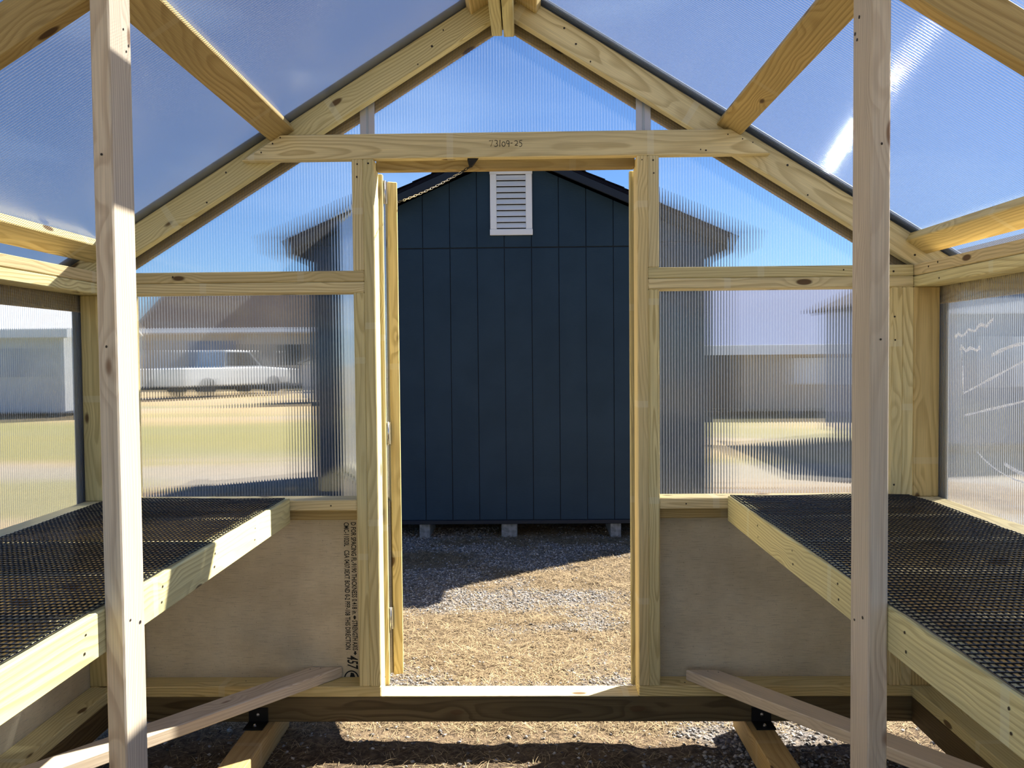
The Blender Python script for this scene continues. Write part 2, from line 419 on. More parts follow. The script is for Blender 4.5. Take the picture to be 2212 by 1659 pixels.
def straw_mat(name, a, b_):
    k = NT(name)
    at = k.n('Attribute', attribute_name='tint')
    col = k.mix(at.outputs['Fac'], a, b_)
    b = k.bsdf('Principled', col, 0.85); b.inputs['Specular IOR Level'].default_value = 0.2
    k.shader(b.outputs[0]); return k.m
def scatter(n, x0, x1, y0, y1, want, seed):
    rs = np.random.RandomState(seed); x = rs.uniform(x0, x1, n * 3); y = rs.uniform(y0, y1, n * 3)
    g = gravel_amount(x, y); keep = rs.rand(n * 3) < np.clip(want(g), 0, 1)
    return x[keep][:n], y[keep][:n], rs
def hz(x, y):
    e = np.minimum(np.minimum(x - GX0, GX1 - x), np.minimum(y - GY0, GY1 - y))
    return ground_h(x, y) * np.clip(e / 0.6, 0, 1) - 0.03 * (1 - np.clip(e / 0.5, 0, 1))
def grass(n, x0, x1, y0, y1, seed, lmin, lmax, wd):
    x, y, rs = scatter(n, x0, x1, y0, y1, lambda g: 1.05 - g * 0.93, seed)
    n = len(x); a = rs.uniform(0, 2 * np.pi, n); L = rs.uniform(lmin, lmax, n); lift = rs.uniform(0.02, 0.55, n) ** 1.5
    z = hz(x, y) + 0.001
    dx, dy = np.cos(a), np.sin(a); w = wd * rs.uniform(0.6, 1.3, n)
    base = np.stack([x, y, z], -1); side = np.stack([-dy * w, dx * w, np.zeros(n)], -1)
    mid = base + np.stack([dx * L * 0.5, dy * L * 0.5, L * lift * 0.55], -1)
    tip = base + np.stack([dx * L, dy * L, L * lift * rs.uniform(0.2, 0.8, n)], -1)
    V = np.stack([base - side, base + side, mid + side * 0.8, mid - side * 0.8, tip], 1).reshape(-1, 3)
    o = np.arange(n)[:, None] * 5
    T = np.concatenate([o + np.array([[0, 1, 2]]), o + np.array([[0, 2, 3]]), o + np.array([[3, 2, 4]])], 0)
    me = np_mesh('dry_grass', V, T, M['straw']); t = np.repeat(rs.rand(n), 5).astype(np.float32)
    at = me.attributes.new('tint', 'FLOAT', 'POINT'); at.data.foreach_set('value', t); return me
M['straw'] = straw_mat('dry_straw', (0.075, 0.052, 0.028), (0.50, 0.39, 0.24))
mesh_obj('dry_grass', grass(110000, -1.5, 1.9, 0.12, 3.7, 21, 0.03, 0.085, 0.0011), None, ground, label='flattened straw coloured dry grass', kind='stuff')
mesh_obj('dry_grass', grass(16000, -1.6, 2.2, -1.2, 0.12, 22, 0.02, 0.06, 0.0010), None, ground, label='sparse dry grass on dark soil', kind='stuff')
def pebbles(n, x0, x1, y0, y1, seed, smin, smax):
    x, y, rs = scatter(n, x0, x1, y0, y1, lambda g: 0.05 + g * 0.95, seed); n = len(x)
    s = smin + (smax - smin) * rs.rand(n) ** 2.5
    oc = np.array([(1, 0, 0), (-1, 0, 0), (0, 1, 0), (0, -1, 0), (0, 0, 1), (0, 0, -1)], float)
    tri = np.array([(0, 2, 4), (2, 1, 4), (1, 3, 4), (3, 0, 4), (2, 0, 5), (1, 2, 5), (3, 1, 5), (0, 3, 5)])
    v = oc[None] * (s[:, None, None] * rs.uniform(0.55, 1.15, (n, 6, 1))) * np.array([1, 1, 0.6])
    a = rs.uniform(0, 6.28, n); ca, sa = np.cos(a)[:, None], np.sin(a)[:, None]
    vx = v[:, :, 0] * ca - v[:, :, 1] * sa; vy = v[:, :, 0] * sa + v[:, :, 1] * ca
    tilt = rs.uniform(-0.5, 0.5, (n, 1))
    V = np.stack([vx + x[:, None], vy + y[:, None], v[:, :, 2] + vx * tilt + (hz(x, y) + s * 0.2)[:, None]], -1).reshape(-1, 3)
    T = (np.arange(n)[:, None, None] * 6 + tri[None]).reshape(-1, 3)
    me = np_mesh('gravel', V, T, M['stone']); t = np.repeat(rs.rand(n), 6).astype(np.float32)
    at = me.attributes.new('tint', 'FLOAT', 'POINT'); at.data.foreach_set('value', t); return me
M['stone'] = straw_mat('pale_gravel', (0.07, 0.07, 0.074), (0.50, 0.49, 0.49))
mesh_obj('gravel', pebbles(52000, -1.5, 1.9, 0.12, 3.7, 31, 0.003, 0.011), None, ground, label='pale crushed gravel', kind='stuff')
mesh_obj('gravel', pebbles(16000, -1.7, 2.3, -1.3, 0.12, 32, 0.003, 0.014), None, ground, label='pale gravel stones', kind='stuff')

# ------------------------------------------------------------------ floor frame
fl = empty('floor', (0, -1.7, 0), kind='structure', label='open floor frame of timber runners and rim beams on the ground')
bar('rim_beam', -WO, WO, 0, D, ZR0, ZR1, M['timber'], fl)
bar('lit_rim_top', -XI, XI, 0.0, D, ZR1 + 0.0002, ZR1 + 0.004, M['pine'], fl, axis=0, bev=0.001)  # added strip; the sunlit top of the rim beam, put into its colour
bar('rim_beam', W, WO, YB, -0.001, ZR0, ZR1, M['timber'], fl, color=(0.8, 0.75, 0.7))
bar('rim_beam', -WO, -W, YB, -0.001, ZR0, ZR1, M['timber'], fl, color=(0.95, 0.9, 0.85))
for sx in (-1, 1):
    x0 = -0.917 if sx < 0 else 0.822
    bar('runner', x0, x0 + 0.089, YB, 0.16, 0.0, 0.089, M['pine'], fl, color=(0.62, 0.52, 0.42))
    bx = -0.889 if sx < 0 else 0.880
    hw = 0.034
    br = mesh_obj('angle_bracket', prism_mesh('angle_bracket', [(0, 0), (0.0, 0.052), (0.005, 0.052), (0.005, 0.005), (0.066, 0.005), (0.066, 0)], 2 * hw, 0.001), M['black_steel'], fl,
                  frame((bx, -0.0005, 0.0895), (0, -1, 0), (1, 0, 0)))
    for bp, nr in (((bx, -0.006, 0.119), (0, -1, 0)), ((bx, -0.042, 0.095), (0, 0, 1))):
        bm = bmesh.new(); bmesh.ops.create_cone(bm, cap_ends=True, segments=6, radius1=0.0075, radius2=0.0065, depth=0.006)
        bmesh.ops.create_uvsphere(bm, u_segments=8, v_segments=5, radius=0.005, matrix=Matrix.Translation((0, 0, 0.003)))
        me = bpy.data.meshes.new('bolt'); bm.to_mesh(me); bm.free()
        mesh_obj('bolt', me, M['zinc'], br, Matrix.Translation(bp) @ Vector(nr).to_track_quat('Z', 'Y').to_matrix().to_4x4())

# ------------------------------------------------------------------ polycarbonate sheets
PITCH = 0.0103
def fluted(name, poly, org, ex, ey, en, mat, ribmat, parent, amp=0.0013, thick=0.008, seg=6, flute=True, web=(0.0008, 0.0016)):
    """sheet over a convex polygon in (u,v); flutes run along v. inner skin at org, outer skin at org+en*thick"""
    ex, ey, en, org = Vector(ex), Vector(ey), Vector(en), Vector(org)
    us = [p[0] for p in poly]; u0, u1 = min(us), max(us)
    def span(u):
        hits = []
        for i in range(len(poly)):
            (a, b), (c, d) = poly[i], poly[(i + 1) % len(poly)]
            if abs(a - c) < 1e-9: 
                if abs(u - a) < 1e-6: hits += [b, d]
                continue
            t = (u - a) / (c - a)
            if -1e-6 <= t <= 1 + 1e-6: hits.append(b + (d - b) * t)
        return (min(hits), max(hits)) if hits else None
    breaks = sorted(set(us))
    n = max(2, int((u1 - u0) / PITCH * (seg if flute else 1)))
    ulist = sorted(set([round(u0 + (u1 - u0) * i / n, 6) for i in range(n + 1)] + [round(b, 6) for b in breaks]))
    V = []; Fs = []
    P3 = lambda u, v, h: tuple(org + ex * u + ey * v + en * h)
    for i, u in enumerate(ulist):
        lo, hi = span(min(max(u, u0), u1)); h = amp * math.sin(2 * math.pi * u / PITCH) if flute else 0.0
        V += [P3(u, lo, h), P3(u, hi, h)]
        if i: Fs.append((2 * i - 2, 2 * i, 2 * i + 1, 2 * i - 1))
    nf = len(Fs)
    b0 = len(V)
    pl = [P3(u, v, thick) for u, v in poly]; V += pl
    Fs.append(tuple(range(b0, b0 + len(pl))))
    me = mk_mesh(name, V, Fs); me.materials.append(mat); me.materials.append(M['skin'])
    for i, p in enumerate(me.polygons): p.material_index = 0 if i < nf else 1; p.use_smooth = i < nf
    sh = mesh_obj(name, me, None, parent)
    # webs between the two skins
    RV = []; RF = []; kx = 6 if flute else 10
    u = math.ceil(u0 / PITCH) * PITCH + PITCH * 0.25
    while u < u1 - 0.001:
        s = span(u)
        if s and s[1] - s[0] > 0.01:
            b = len(RV)
            for v in s:
                for j in range(kx):
                    t = math.pi * j / (kx - 1)
                    RV.append(P3(u + web[0] * math.cos(t), v, thick * 0.52 + web[1] * math.sin(t)))
            for j in range(kx - 1): RF.append((b + j, b + j + 1, b + kx + j + 1, b + kx + j))
        u += PITCH
    rm = mk_mesh('web', RV, RF, ribmat, True)
    mesh_obj('web', rm, None, sh, kind='stuff')
    return sh

# ------------------------------------------------------------------ end wall with the doorway
wf = empty('wall_front', (0, 0.045, ZR1), kind='structure', label='pine framed end wall of the greenhouse around the open doorway')
for s in (-1, 1):
    q = sorted
    a, b = q((s * XI, s * (XI + T2)))
    bar('stud', a, b, 0, D, ZB, ZT, M['pine'], wf, color=tone(1 if s < 0 else 2))
    a, b = q((s * (XI + T2), s * XS))
    bar('stud', a, b, 0, D, ZP1, ZT, M['pine'], wf, color=tone(0))
    bar('stud', a, b, 0, D, ZB, ZP - T2, M['pine'], wf, color=tone(1))
    a, b = q((s * (XI + T2), s * (W - 0.0008)))
    bar('top_plate', a, b, 0, D, ZP, ZP1, M['pine'], wf, color=tone(3 if s < 0 else 1))
    bar('top_plate', a, b, 0, D, ZP - T2, ZP - 0.0008, M['pine'], wf, color=tone(0))
    a, b = q((s * XS, s * W))
    bar('sill_rail', a, b, 0, D, ZRAIL - T2, ZRAIL, M['pine'], wf, color=(1.05, 1.0, 0.95))
    bar('sill_rail', a, b, 0.030, D, ZRAIL - 2 * T2, ZRAIL - T2 - 0.001, M['pine'], wf, color=(0.55, 0.48, 0.36))  # lower rail darkened: shade under the upper rail put into its tint
    a, b = q((s * XI, s * WO))
    bar('bottom_plate', a, b, 0, D, ZR1, ZB, M['pine'], wf, color=(1, 0.95, 0.78))
    for k in range(2):
        a, b = q((s * (W - T2 * k), s * (W - T2 * (k + 1))))
        bar('stud', a, b, 0, D, ZB, ZRAIL - 2 * T2, M['pine'], wf, color=tone(2))
        bar('stud', a, b, 0, D, ZRAIL, ZP - T2, M['pine'], wf, color=(1.0, 0.98, 0.88))
    # lower panels
    a, b = q((s * (XI + 0.005), s * (WO + 0.01)))
    pn = bar('siding_panel', a, b, D, D + 0.0106, ZR1 - 0.005, ZRAIL - 0.03, M['panel'], wf, axis=0, bev=0.001)
    if s < 0: stamp_panel = pn
    # exterior casing beside the door
    a, b = q((s * (XI - 0.013), s * (XI + 0.05)))
    bar('door_casing', a, b, D + 0.0107, D + 0.030, ZR1, 2.032, M['pine'], wf, color=(0.72, 0.75, 0.72))
# door header and collar beam
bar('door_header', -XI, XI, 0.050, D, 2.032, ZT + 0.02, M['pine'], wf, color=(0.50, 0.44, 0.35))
cb = lambda z: (2.632 - z) / TAN
bm_me = prism_mesh('collar_beam', [(-cb(ZT), ZT), (cb(ZT), ZT), (cb(ZBT), ZBT), (-cb(ZBT), ZBT)], T2, 0.0025)
for v in bm_me.vertices: v.co.z -= (ZT + ZBT) / 2
beam = mesh_obj('collar_beam', bm_me, M['pine'], wf, Matrix.Translation((0, T2 / 2, (ZT + ZBT) / 2)))
nails(beam, [(-0.775, -0.001, 2.138), (-0.802, -0.001, 2.118), (-0.842, -0.001, 2.088), (0.765, -0.001, 2.128), (0.815, -0.001, 2.112), (0.85, -0.001, 2.10), (0.69, -0.001, 2.075), (0.672, -0.001, 2.078)], (0, -1, 0))
nails(wf, [(s * x, -0.001, z) for s in (-1, 1) for x, z in ((XI + 0.018, 2.046), (XS - 0.020, 2.044), (XS - 0.018, 2.0), (1.16, 1.662), (1.33, 1.655), (0.62, 0.858), (1.335, 1.50), (1.337, 1.42), (1.336, 0.92))], (0, -1, 0))
nails(wf, [(0.62, 0.03, ZB + 0.0005), (0.65, 0.055, ZB + 0.0005), (-0.95, 0.05, ZB + 0.0005), (-0.7, 0.045, ZB + 0.0005)], (0, 0, 1))
# gable and wall sheets
YS = D + 0.0005
ROOFZ = lambda x: ZRIDGE - TAN * abs(x)
for poly, nm in (([(-0.49, 2.036), (0.49, 2.036), (0.49, ROOFZ(0.49) - 0.01), (0, ROOFZ(0) - 0.01), (-0.49, ROOFZ(0.49) - 0.01)], 0),
                 ([(-1.494, ZRAIL - 0.028), (-0.492, ZRAIL - 0.028), (-0.492, ROOFZ(0.49) - 0.01), (-1.494, ROOFZ(1.494) - 0.01)], 1),
                 ([(0.492, ZRAIL - 0.028), (1.494, ZRAIL - 0.028), (1.494, ROOFZ(1.494) - 0.01), (0.492, ROOFZ(0.49) - 0.01)], 2)):
    fluted('polycarbonate_panel', poly, (0, YS, 0), (1, 0, 0), (0, 0, 1), (0, 1, 0), M['sheet_wall'], M['rib_wall'], wf)
for s in (-1, 1):
    xc = s * 0.489
    ch = empty('joint_channel', (xc, D, ZBT))
    ch.parent = wf; ch.matrix_basis = WM[wf.name].inverted() @ WM[ch.name]
    for k in (-1, 1):
        a, b = sorted((xc + k * 0.004, xc + k * 0.026))
        bar('channel_flange', a, b, D - 0.004, D - 0.0008, ZT + 0.03, ROOFZ(0.489 + (0.02 if k * s > 0 else -0.02)) - 0.08, M['alu'], ch, axis=2, bev=0.0008)
    bar('channel_web', xc - 0.0045, xc + 0.0045, D - 0.0028, D - 0.0018, ZT + 0.03, ROOFZ(0.489) - 0.09, M['flash'], ch, axis=2, bev=0)

# ---- printed stamp on the left lower panel
def text_mesh(name, txt, size, shear=0.0, sx=1.0):
    cu = bpy.data.curves.new(name, 'FONT'); cu.body = txt; cu.size = size; cu.shear = shear; cu.space_character = 1.0; cu.resolution_u = 2; cu.offset = 0.018
    ob = bpy.data.objects.new(name + '_tmp', cu); COL.objects.link(ob)
    dg = bpy.context.evaluated_depsgraph_get(); me = bpy.data.meshes.new_from_object(ob.evaluated_get(dg))
    bpy.data.objects.remove(ob); me.name = name
    for v in me.vertices: v.co.x *= sx
    return me
def fit_text(name, txt, length, height, shear=0.0):
    me = text_mesh(name, txt, 1.0, shear)
    xs = [v.co.x for v in me.vertices]; ys = [v.co.y for v in me.vertices]
    for v in me.vertices:
        v.co.x = (v.co.x - min(xs)) / (max(xs) - min(xs)) * length; v.co.y = (v.co.y - min(ys)) / (max(ys) - min(ys)) * height
    me.materials.clear(); me.materials.append(M['ink']); return me
YT = D - 0.0006
def stamp(txt, x_base, z_top, z_bot, height, shear=0.0):
    me = fit_text('stamp_text', txt, z_top - z_bot, height, shear)
    mt = frame((x_base, YT, z_top), (0, 0, -1), (1, 0, 0))
    mesh_obj('stamp_text', me, None, stamp_panel, mt, label='black stamped lettering')
stamp('CMC-11020L   CSA 0437.0EXT BOND 0-2 PFP-108 THIS DIRECTION', -0.5965, 0.781, 0.316, 0.019)
stamp('D FOR SPACING FL-9190 THICKNESS 0.418 in.', -0.5710, 0.781, 0.444, 0.019)
stamp('STRENGTH AXIS', -0.5710, 0.423, 0.313, 0.019)
stamp('457', -0.592, 0.294, 0.243, 0.040, 0.25)
def flat(name, poly, par):
    V = [(x, YT, z) for x, z in poly]; mesh_obj(name, mk_mesh(name, V, [tuple(range(len(V)))], M['ink']), None, par)
for zt, dr in ((0.429, 1), (0.308, -1)):
    xm = -0.562
    flat('stamp_arrow', [(xm, zt + dr * 0.013), (xm - 0.007, zt + dr * 0.005), (xm - 0.0035, zt + dr * 0.005), (xm - 0.0035, zt - dr * 0.002), (xm + 0.0035, zt - dr * 0.002), (xm + 0.0035, zt + dr * 0.005), (xm + 0.007, zt + dr * 0.005)], stamp_panel)
# oval mark at the foot of the stamp
V = []; Fs = []
for i in range(25):
    a = math.pi * i / 24
    for r in (0.027, 0.0225): V.append((-0.577 + r * math.cos(a), YT, 0.210 + r * 1.1 * math.sin(a)))
    if i: Fs.append((2 * i - 2, 2 * i, 2 * i + 1, 2 * i - 1))
b = len(V); V += [(-0.584, YT, 0.208), (-0.579, YT, 0.232), (-0.568, YT, 0.229), (-0.561, YT, 0.208)]; Fs.append((b, b + 1, b + 2, b + 3))
mesh_obj('stamp_mark', mk_mesh('stamp_mark', V, Fs, M['ink']), None, stamp_panel)

# ---- marker writing on the collar beam: 73109-25
def stroke(pts, r=0.0011):
    me = tube_mesh('marker_stroke', [(x, -0.0004, z) for x, z in pts], r, M['marker'], 5)
    mesh_obj('marker_stroke', me, None, beam)
H0 = 2.098
def glyph(x, w, h, lines, dz=0):
    for l in lines: stroke([(x + w * a, H0 + dz + h * b) for a, b in l])
arc = lambda cx, cy, rx, ry, a0, a1, n=10: [(cx + rx * math.cos(math.radians(a0 + (a1 - a0) * i / n)), cy + ry * math.sin(math.radians(a0 + (a1 - a0) * i / n))) for i in range(n + 1)]
gs = [('7', -0.053, 0.013), ('3', -0.035, 0.012), ('1', -0.0175, 0.004), ('0', -0.0085, 0.011), ('9', 0.0065, 0.011), ('-', 0.021, 0.007), ('2', 0.034, 0.012), ('5', 0.0495, 0.012)]
GL = {'7': [[(0, 0.9), (1, 1), (0.45, 0)], ], '3': [arc(0.4, 0.75, 0.5, 0.25, 130, -80) + arc(0.4, 0.25, 0.55, 0.27, 80, -140)], '1': [[(0.6, 1.05), (0.3, -0.05)]],
      '0': [arc(0.5, 0.36, 0.5, 0.38, 0, 360, 14)], '9': [arc(0.45, 0.65, 0.42, 0.27, 20, 380, 12) + [(0.85, 0.4), (0.75, -0.1)]], '-': [[(0, 0.5), (1, 0.52)]],
      '2': [arc(0.45, 0.6, 0.45, 0.3, 150, -40) + [(0.1, 0.1), (0.3, 0.14), (1, 0.1)]], '5': [[(0.95, 0.95), (0.25, 0.9), (0.2, 0.55)] + arc(0.4, 0.25, 0.45, 0.33, 100, -130)]}
for g, x, w in gs: glyph(x, w, 0.021, GL[g])

# ------------------------------------------------------------------ side walls
def side_wall(name, s, label):
    w = empty(name, (s * 1.445, -1.7, ZR1), kind='structure', label=label)
    a, b = sorted((s * W, s * WO))
    bar('bottom_plate', a, b, YB, -0.001, ZR1, ZB, M['pine'], w, color=(0.92, 0.95, 0.88))
    bar('top_plate', a, b, YB, D, ZP, ZP1, M['pine'], w, color=(1.0, 0.93, 0.86))
    bar('top_plate', a, b, YB, D, ZP - T2, ZP - 0.0015, M['pine'], w, color=(1.05, 1.08, 0.98))
    bar('sill_rail', a, b, YB, D, ZRAIL - T2, ZRAIL, M['pine'], w, color=(1.05, 1.05, 1.02))
    a2, b2 = sorted((s * (W + 0.012), s * WO))
    bar('sill_rail', a2, b2, YB, D, ZRAIL - 2 * T2, ZRAIL - T2 - 0.001, M['pine'], w, color=(0.75, 0.68, 0.55))  # second rail, tinted darker to paint in the shadow from above
    for y in (0.0, -1.228, -2.45, YB):
        for z0, z1 in ((ZB, ZRAIL - 2 * T2), (ZRAIL, ZP - T2)):
            bar('stud', a, b, y, y + T2, z0, z1, M['pine'], w, color=(0.85, 0.74, 0.55) if s > 0 else (0.9, 0.85, 0.65))
    xo = s * WO
    pa, pb = sorted((xo, xo + s * 0.0106))
    bar('siding_panel', pa, pb, YB, D, ZR1 - 0.005, ZRAIL - 0.03, M['panel'], w, axis=1, bev=0.001)
    for y0, y1 in ((YB, -1.22), (-1.218, D)):
        fluted('polycarbonate_panel', [(y0, ZRAIL - 0.028), (y1, ZRAIL - 0.028), (y1, 1.655), (y0, 1.655)], (xo + s * 0.0008, 0, 0), (0, 1, 0), (0, 0, 1), (s, 0, 0), M['sheet_wall'], M['rib_wall'], w)
    # outside eave fascia and corner trim, seen through the sheet
    fa, fb = sorted((xo + s * 0.011, xo + s * 0.030))
    bar('eave_fascia', fa, fb, YB, D + 0.03, 1.545, 1.665, M['pine'], w, color=(0.7, 0.6, 0.5))
    ta, tb = sorted((xo + s * 0.0095, xo + s * 0.0125))
    bar('corner_trim', ta, tb, -0.035, D + 0.012, ZRAIL - 0.1, 1.544, M['alu'], w, axis=2, bev=0.0008)
    return w
wl = side_wall('wall_left', -1, 'left side wall with ribbed clear sheet above grey panel')
wr = side_wall('wall_right', 1, 'right side wall with ribbed clear sheet marked by white smears')
nails(wr, [(W - 0.001, -0.16, 1.668), (W - 0.001, -0.10, 1.660), (W - 0.001, -0.17, 1.615)], (-1, 0, 0))

# white soap smears on the right wall sheet
def smear_mat():
    k = NT('white_dried_smear')
    P = k.n('TexCoord').outputs['Object']; nz = k.noise(P, 90, 4, 0.7)[0]
    tr = k.bsdf('Transparent', (1, 1, 1)); d = k.bsdf('Diffuse', (0.8, 0.8, 0.82)); tl = k.bsdf('Translucent', (0.8, 0.8, 0.82))
    k.shader(k.mixs(k.ramp(nz, 0.35, 0.65, 0.15, 0.85), tr.outputs[0], k.mixs(0.5, d.outputs[0], tl.outputs[0]))); return k.m
M['smear'] = smear_mat()
def smear(pts, w):
    V = []; Fs = []
    for i, (y, z) in enumerate(pts):
        a = pts[max(i - 1, 0)]; b = pts[min(i + 1, len(pts) - 1)]
        d = Vector((b[0] - a[0], b[1] - a[1])).normalized(); n = Vector((-d.y, d.x)) * w * random.uniform(0.5, 1.0)
        V += [(WO - 0.0012, y - n.x, z - n.y), (WO - 0.0012, y + n.x, z + n.y), (WO - 0.0006, y - n.x, z - n.y), (WO - 0.0006, y + n.x, z + n.y)]
        if i: o = 4 * i; Fs += [(o - 4, o - 3, o + 1, o), (o - 2, o + 2, o + 3, o - 1)]
    mesh_obj('soap_smear', mk_mesh('soap_smear', V, Fs, M['smear']), None, wr)
smear(arc(-0.52, 1.20, 0.36, 0.20, 55, 250, 26), 0.006)
smear(arc(-0.55, 1.19, 0.33, 0.17, 170, 300, 20), 0.007)
smear(arc(-0.50, 1.17, 0.34, 0.17, 190, 320, 20), 0.004)
smear([(-0.10 - 0.02 * i, 1.425 + 0.008 * math.sin(i * 1.9) + 0.004 * i) for i in range(12)], 0.006)
smear([(-0.13 - 0.02 * i, 1.385 + 0.006 * math.sin(i * 2.3)) for i in range(7)], 0.007)
smear([(-0.15 - 0.03 * i, 1.24 + 0.010 * i) for i in range(12)], 0.004)
smear([(-0.16 - 0.03 * i, 1.17 + 0.006 * i) for i in range(12)], 0.004)
smear([(-0.14 - 0.002 * i, 1.40 - 0.02 * i) for i in range(9)], 0.004)

# ------------------------------------------------------------------ roof
rf = empty('ceiling', (0, -1.7, ZP1), kind='structure', label='gabled roof of pine rafters and purlins under clear ribbed sheets')
def rafter(s, yc, color):
    ca, sa = math.cos(TH), math.sin(TH)
    x0, x1 = 0.042, 1.60
    # local x runs down the slope from the ridge, local z up normal to the roof
    L = (x1 - x0) / ca
    cut = D * math.tan(TH)
    poly = [(0, 0), (L, 0), (L, -D), (-cut, -D)]      # plumb cut against the ridge boards
    me = prism_mesh('rafter', [(x - L / 2, z) for x, z in poly], T2, 0.003)
    org = Vector((s * (x0 + ca * L / 2), yc, ROOFZ(x0) - sa * L / 2))
    ex = Vector((s * ca, 0, -sa)); en = Vector((s * sa, 0, ca))
    o = mesh_obj('rafter', me, M['pine'], rf, frame(org, ex, Vector((0, 1, 0)) if s > 0 else Vector((0, -1, 0))))
    o.color = (*color, 1); return o
for i, yc in enumerate((0.057, -1.209, -2.43, -3.5)):
    for s in (-1, 1):
        r_ = rafter(s, yc, tone(1 + i if s < 0 else i) if i == 0 else (0.62, 0.52, 0.36))  # rafters nearer the camera darkened; their shaded side put into the tint
        if i == 0:
            nails(r_, [(s * x, 0.0372, ROOFZ(x) - dz) for x, dz in ((0.25, 0.06), (0.21, 0.03), (0.30, 0.09), (1.32, 0.06), (1.42, 0.07), (1.05, 0.09), (0.98, 0.03))], (0, -1, 0), 0.0045)
for s in (-1, 1):
    for xu, yA, yE, c in ((0.055, YB, 0.0375, (0.95, 0.85, 0.68)), (0.752, YB, 0.0375, (0.72, 0.62, 0.45)), (1.405, YB, 0.0375, (1.06, 1.0, 0.82))):  # middle purlins: brown treatment plus dim underside put into the tint
        ca, sa = math.cos(TH), math.sin(TH); t = 0.034
        xm = xu + ca * D / 2; cx = xm - sa * t / 2; cz = ROOFZ(xm) - ca * t / 2 - 0.001
        cuts = [-3.48, -2.449, -2.411, -1.229, -1.189, 0.0375]
        for a, b in ((YB + 0.07, -2.4495), (-2.4105, -1.2285), (-1.1895, yE)):
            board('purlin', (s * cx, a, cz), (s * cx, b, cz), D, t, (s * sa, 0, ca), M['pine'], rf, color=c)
for x0, x1, zb in ((-0.043, -0.0055, 2.502), (-0.001, 0.0365, 2.4985)):
    bar('ridge_board', x0, x1, YB, 0.078, zb, 2.640, M['pine'], rf, color=tone(4))
LS = 1.60 / math.cos(TH)
for s in (-1, 1):
    ca, sa = math.cos(TH), math.sin(TH)
    for y0, y1 in ((YB, -2.43), (-2.428, -1.21), (-1.208, 0.125)):
        fluted('roof_panel', [(y0, 0.02), (y1, 0.02), (y1, LS + 0.02), (y0, LS + 0.02)], (0, 0, ZRIDGE + 0.0008), (0, 1, 0), (s * ca, 0, -sa), (s * sa, 0, ca), M['sheet_roof'], M['rib_roof'], rf, flute=False, web=(0.0013, 0.0022))
    # rake flashing on top of the sheet and rake board outside the gable sheet
    mid = Vector((s * ca * LS / 2, 0.064, ZRIDGE - sa * LS / 2)) + Vector((s * sa, 0, ca)) * 0.0125
    board('rake_flashing', mid - Vector((s * ca, 0, -sa)) * LS / 2, mid + Vector((s * ca, 0, -sa)) * LS / 2, 0.132, 0.003, (s * sa, 0, ca), M['flash'], rf, bev=0.0005)
    mid = Vector((s * ca * LS / 2, 0.112, ZRIDGE - sa * LS / 2)) - Vector((s * sa, 0, ca)) * 0.058
    board('rake_board', mid - Vector((s * ca, 0, -sa)) * (LS / 2 - 0.04), mid + Vector((s * ca, 0, -sa)) * LS / 2, 0.105, 0.018, (0, 1, 0), M['pine'], rf, color=(0.5, 0.42, 0.34))
    mid = Vector((s * 0.06, 0, ROOFZ(0.06) + 0.019))
    board('ridge_cap', mid + Vector((0, YB, 0)), mid + Vector((0, 0.13, 0)), 0.14, 0.003, (s * sa, 0, ca), M['flash'], rf, bev=0.0005)

# ------------------------------------------------------------------ plant benches
def mesh_wires(x0, x1, y0, y1, z, seed):
    px, py = 0.0127, 0.019
    nxw = int((x1 - x0) / px) + 1; nyw = int((y1 - y0) / py) + 1
    xs = x0 + np.arange(nxw) * px; ys = y0 + np.arange(nyw) * py
    X, Y = np.meshgrid(xs, ys, indexing='ij')
    Zs = z + 0.010 * (fbm(X * 3.5, Y * 3.5, seed, 3) - 0.35) + 0.0016 * (fbm(X * 40, Y * 40, seed + 4, 2) - 0.5)
    Xj = X + 0.0018 * (fbm(X * 12, Y * 12, seed + 9, 2) - 0.5); Yj = Y + 0.0025 * (fbm(X * 12, Y * 12, seed + 15, 2) - 0.5)
    Pn = np.stack([Xj, Yj, Zs], -1); r = 0.0016; Vs = []; Qs = []; base = 0
    ring = [(math.cos(t), math.sin(t)) for t in (math.pi / 4, 3 * math.pi / 4, 5 * math.pi / 4, 7 * math.pi / 4)]
    for axis in (0, 1):
        A = Pn if axis == 0 else Pn.transpose(1, 0, 2)    # (wires along dim1 for axis 0 = run in y)
        nw, npt, _ = A.shape
        V = np.zeros((nw, npt, 4, 3)); 
        for j, (c, s_) in enumerate(ring):
            off = np.array([c * r, 0, s_ * r]) if axis == 0 else np.array([0, c * r, s_ * r + 0.0016])
            V[:, :, j] = A + off
        Vs.append(V.reshape(-1, 3))
        idx = base + np.arange(nw * npt * 4).reshape(nw, npt, 4)
        a = idx[:, :-1, :]; b = idx[:, 1:, :]
        Qs.append(np.stack([a, np.roll(a, -1, 2), np.roll(b, -1, 2), b], -1).reshape(-1, 4)); base += nw * npt * 4
    return np_mesh('wire_mesh', np.concatenate(Vs), np.concatenate(Qs), M['wire'], True)
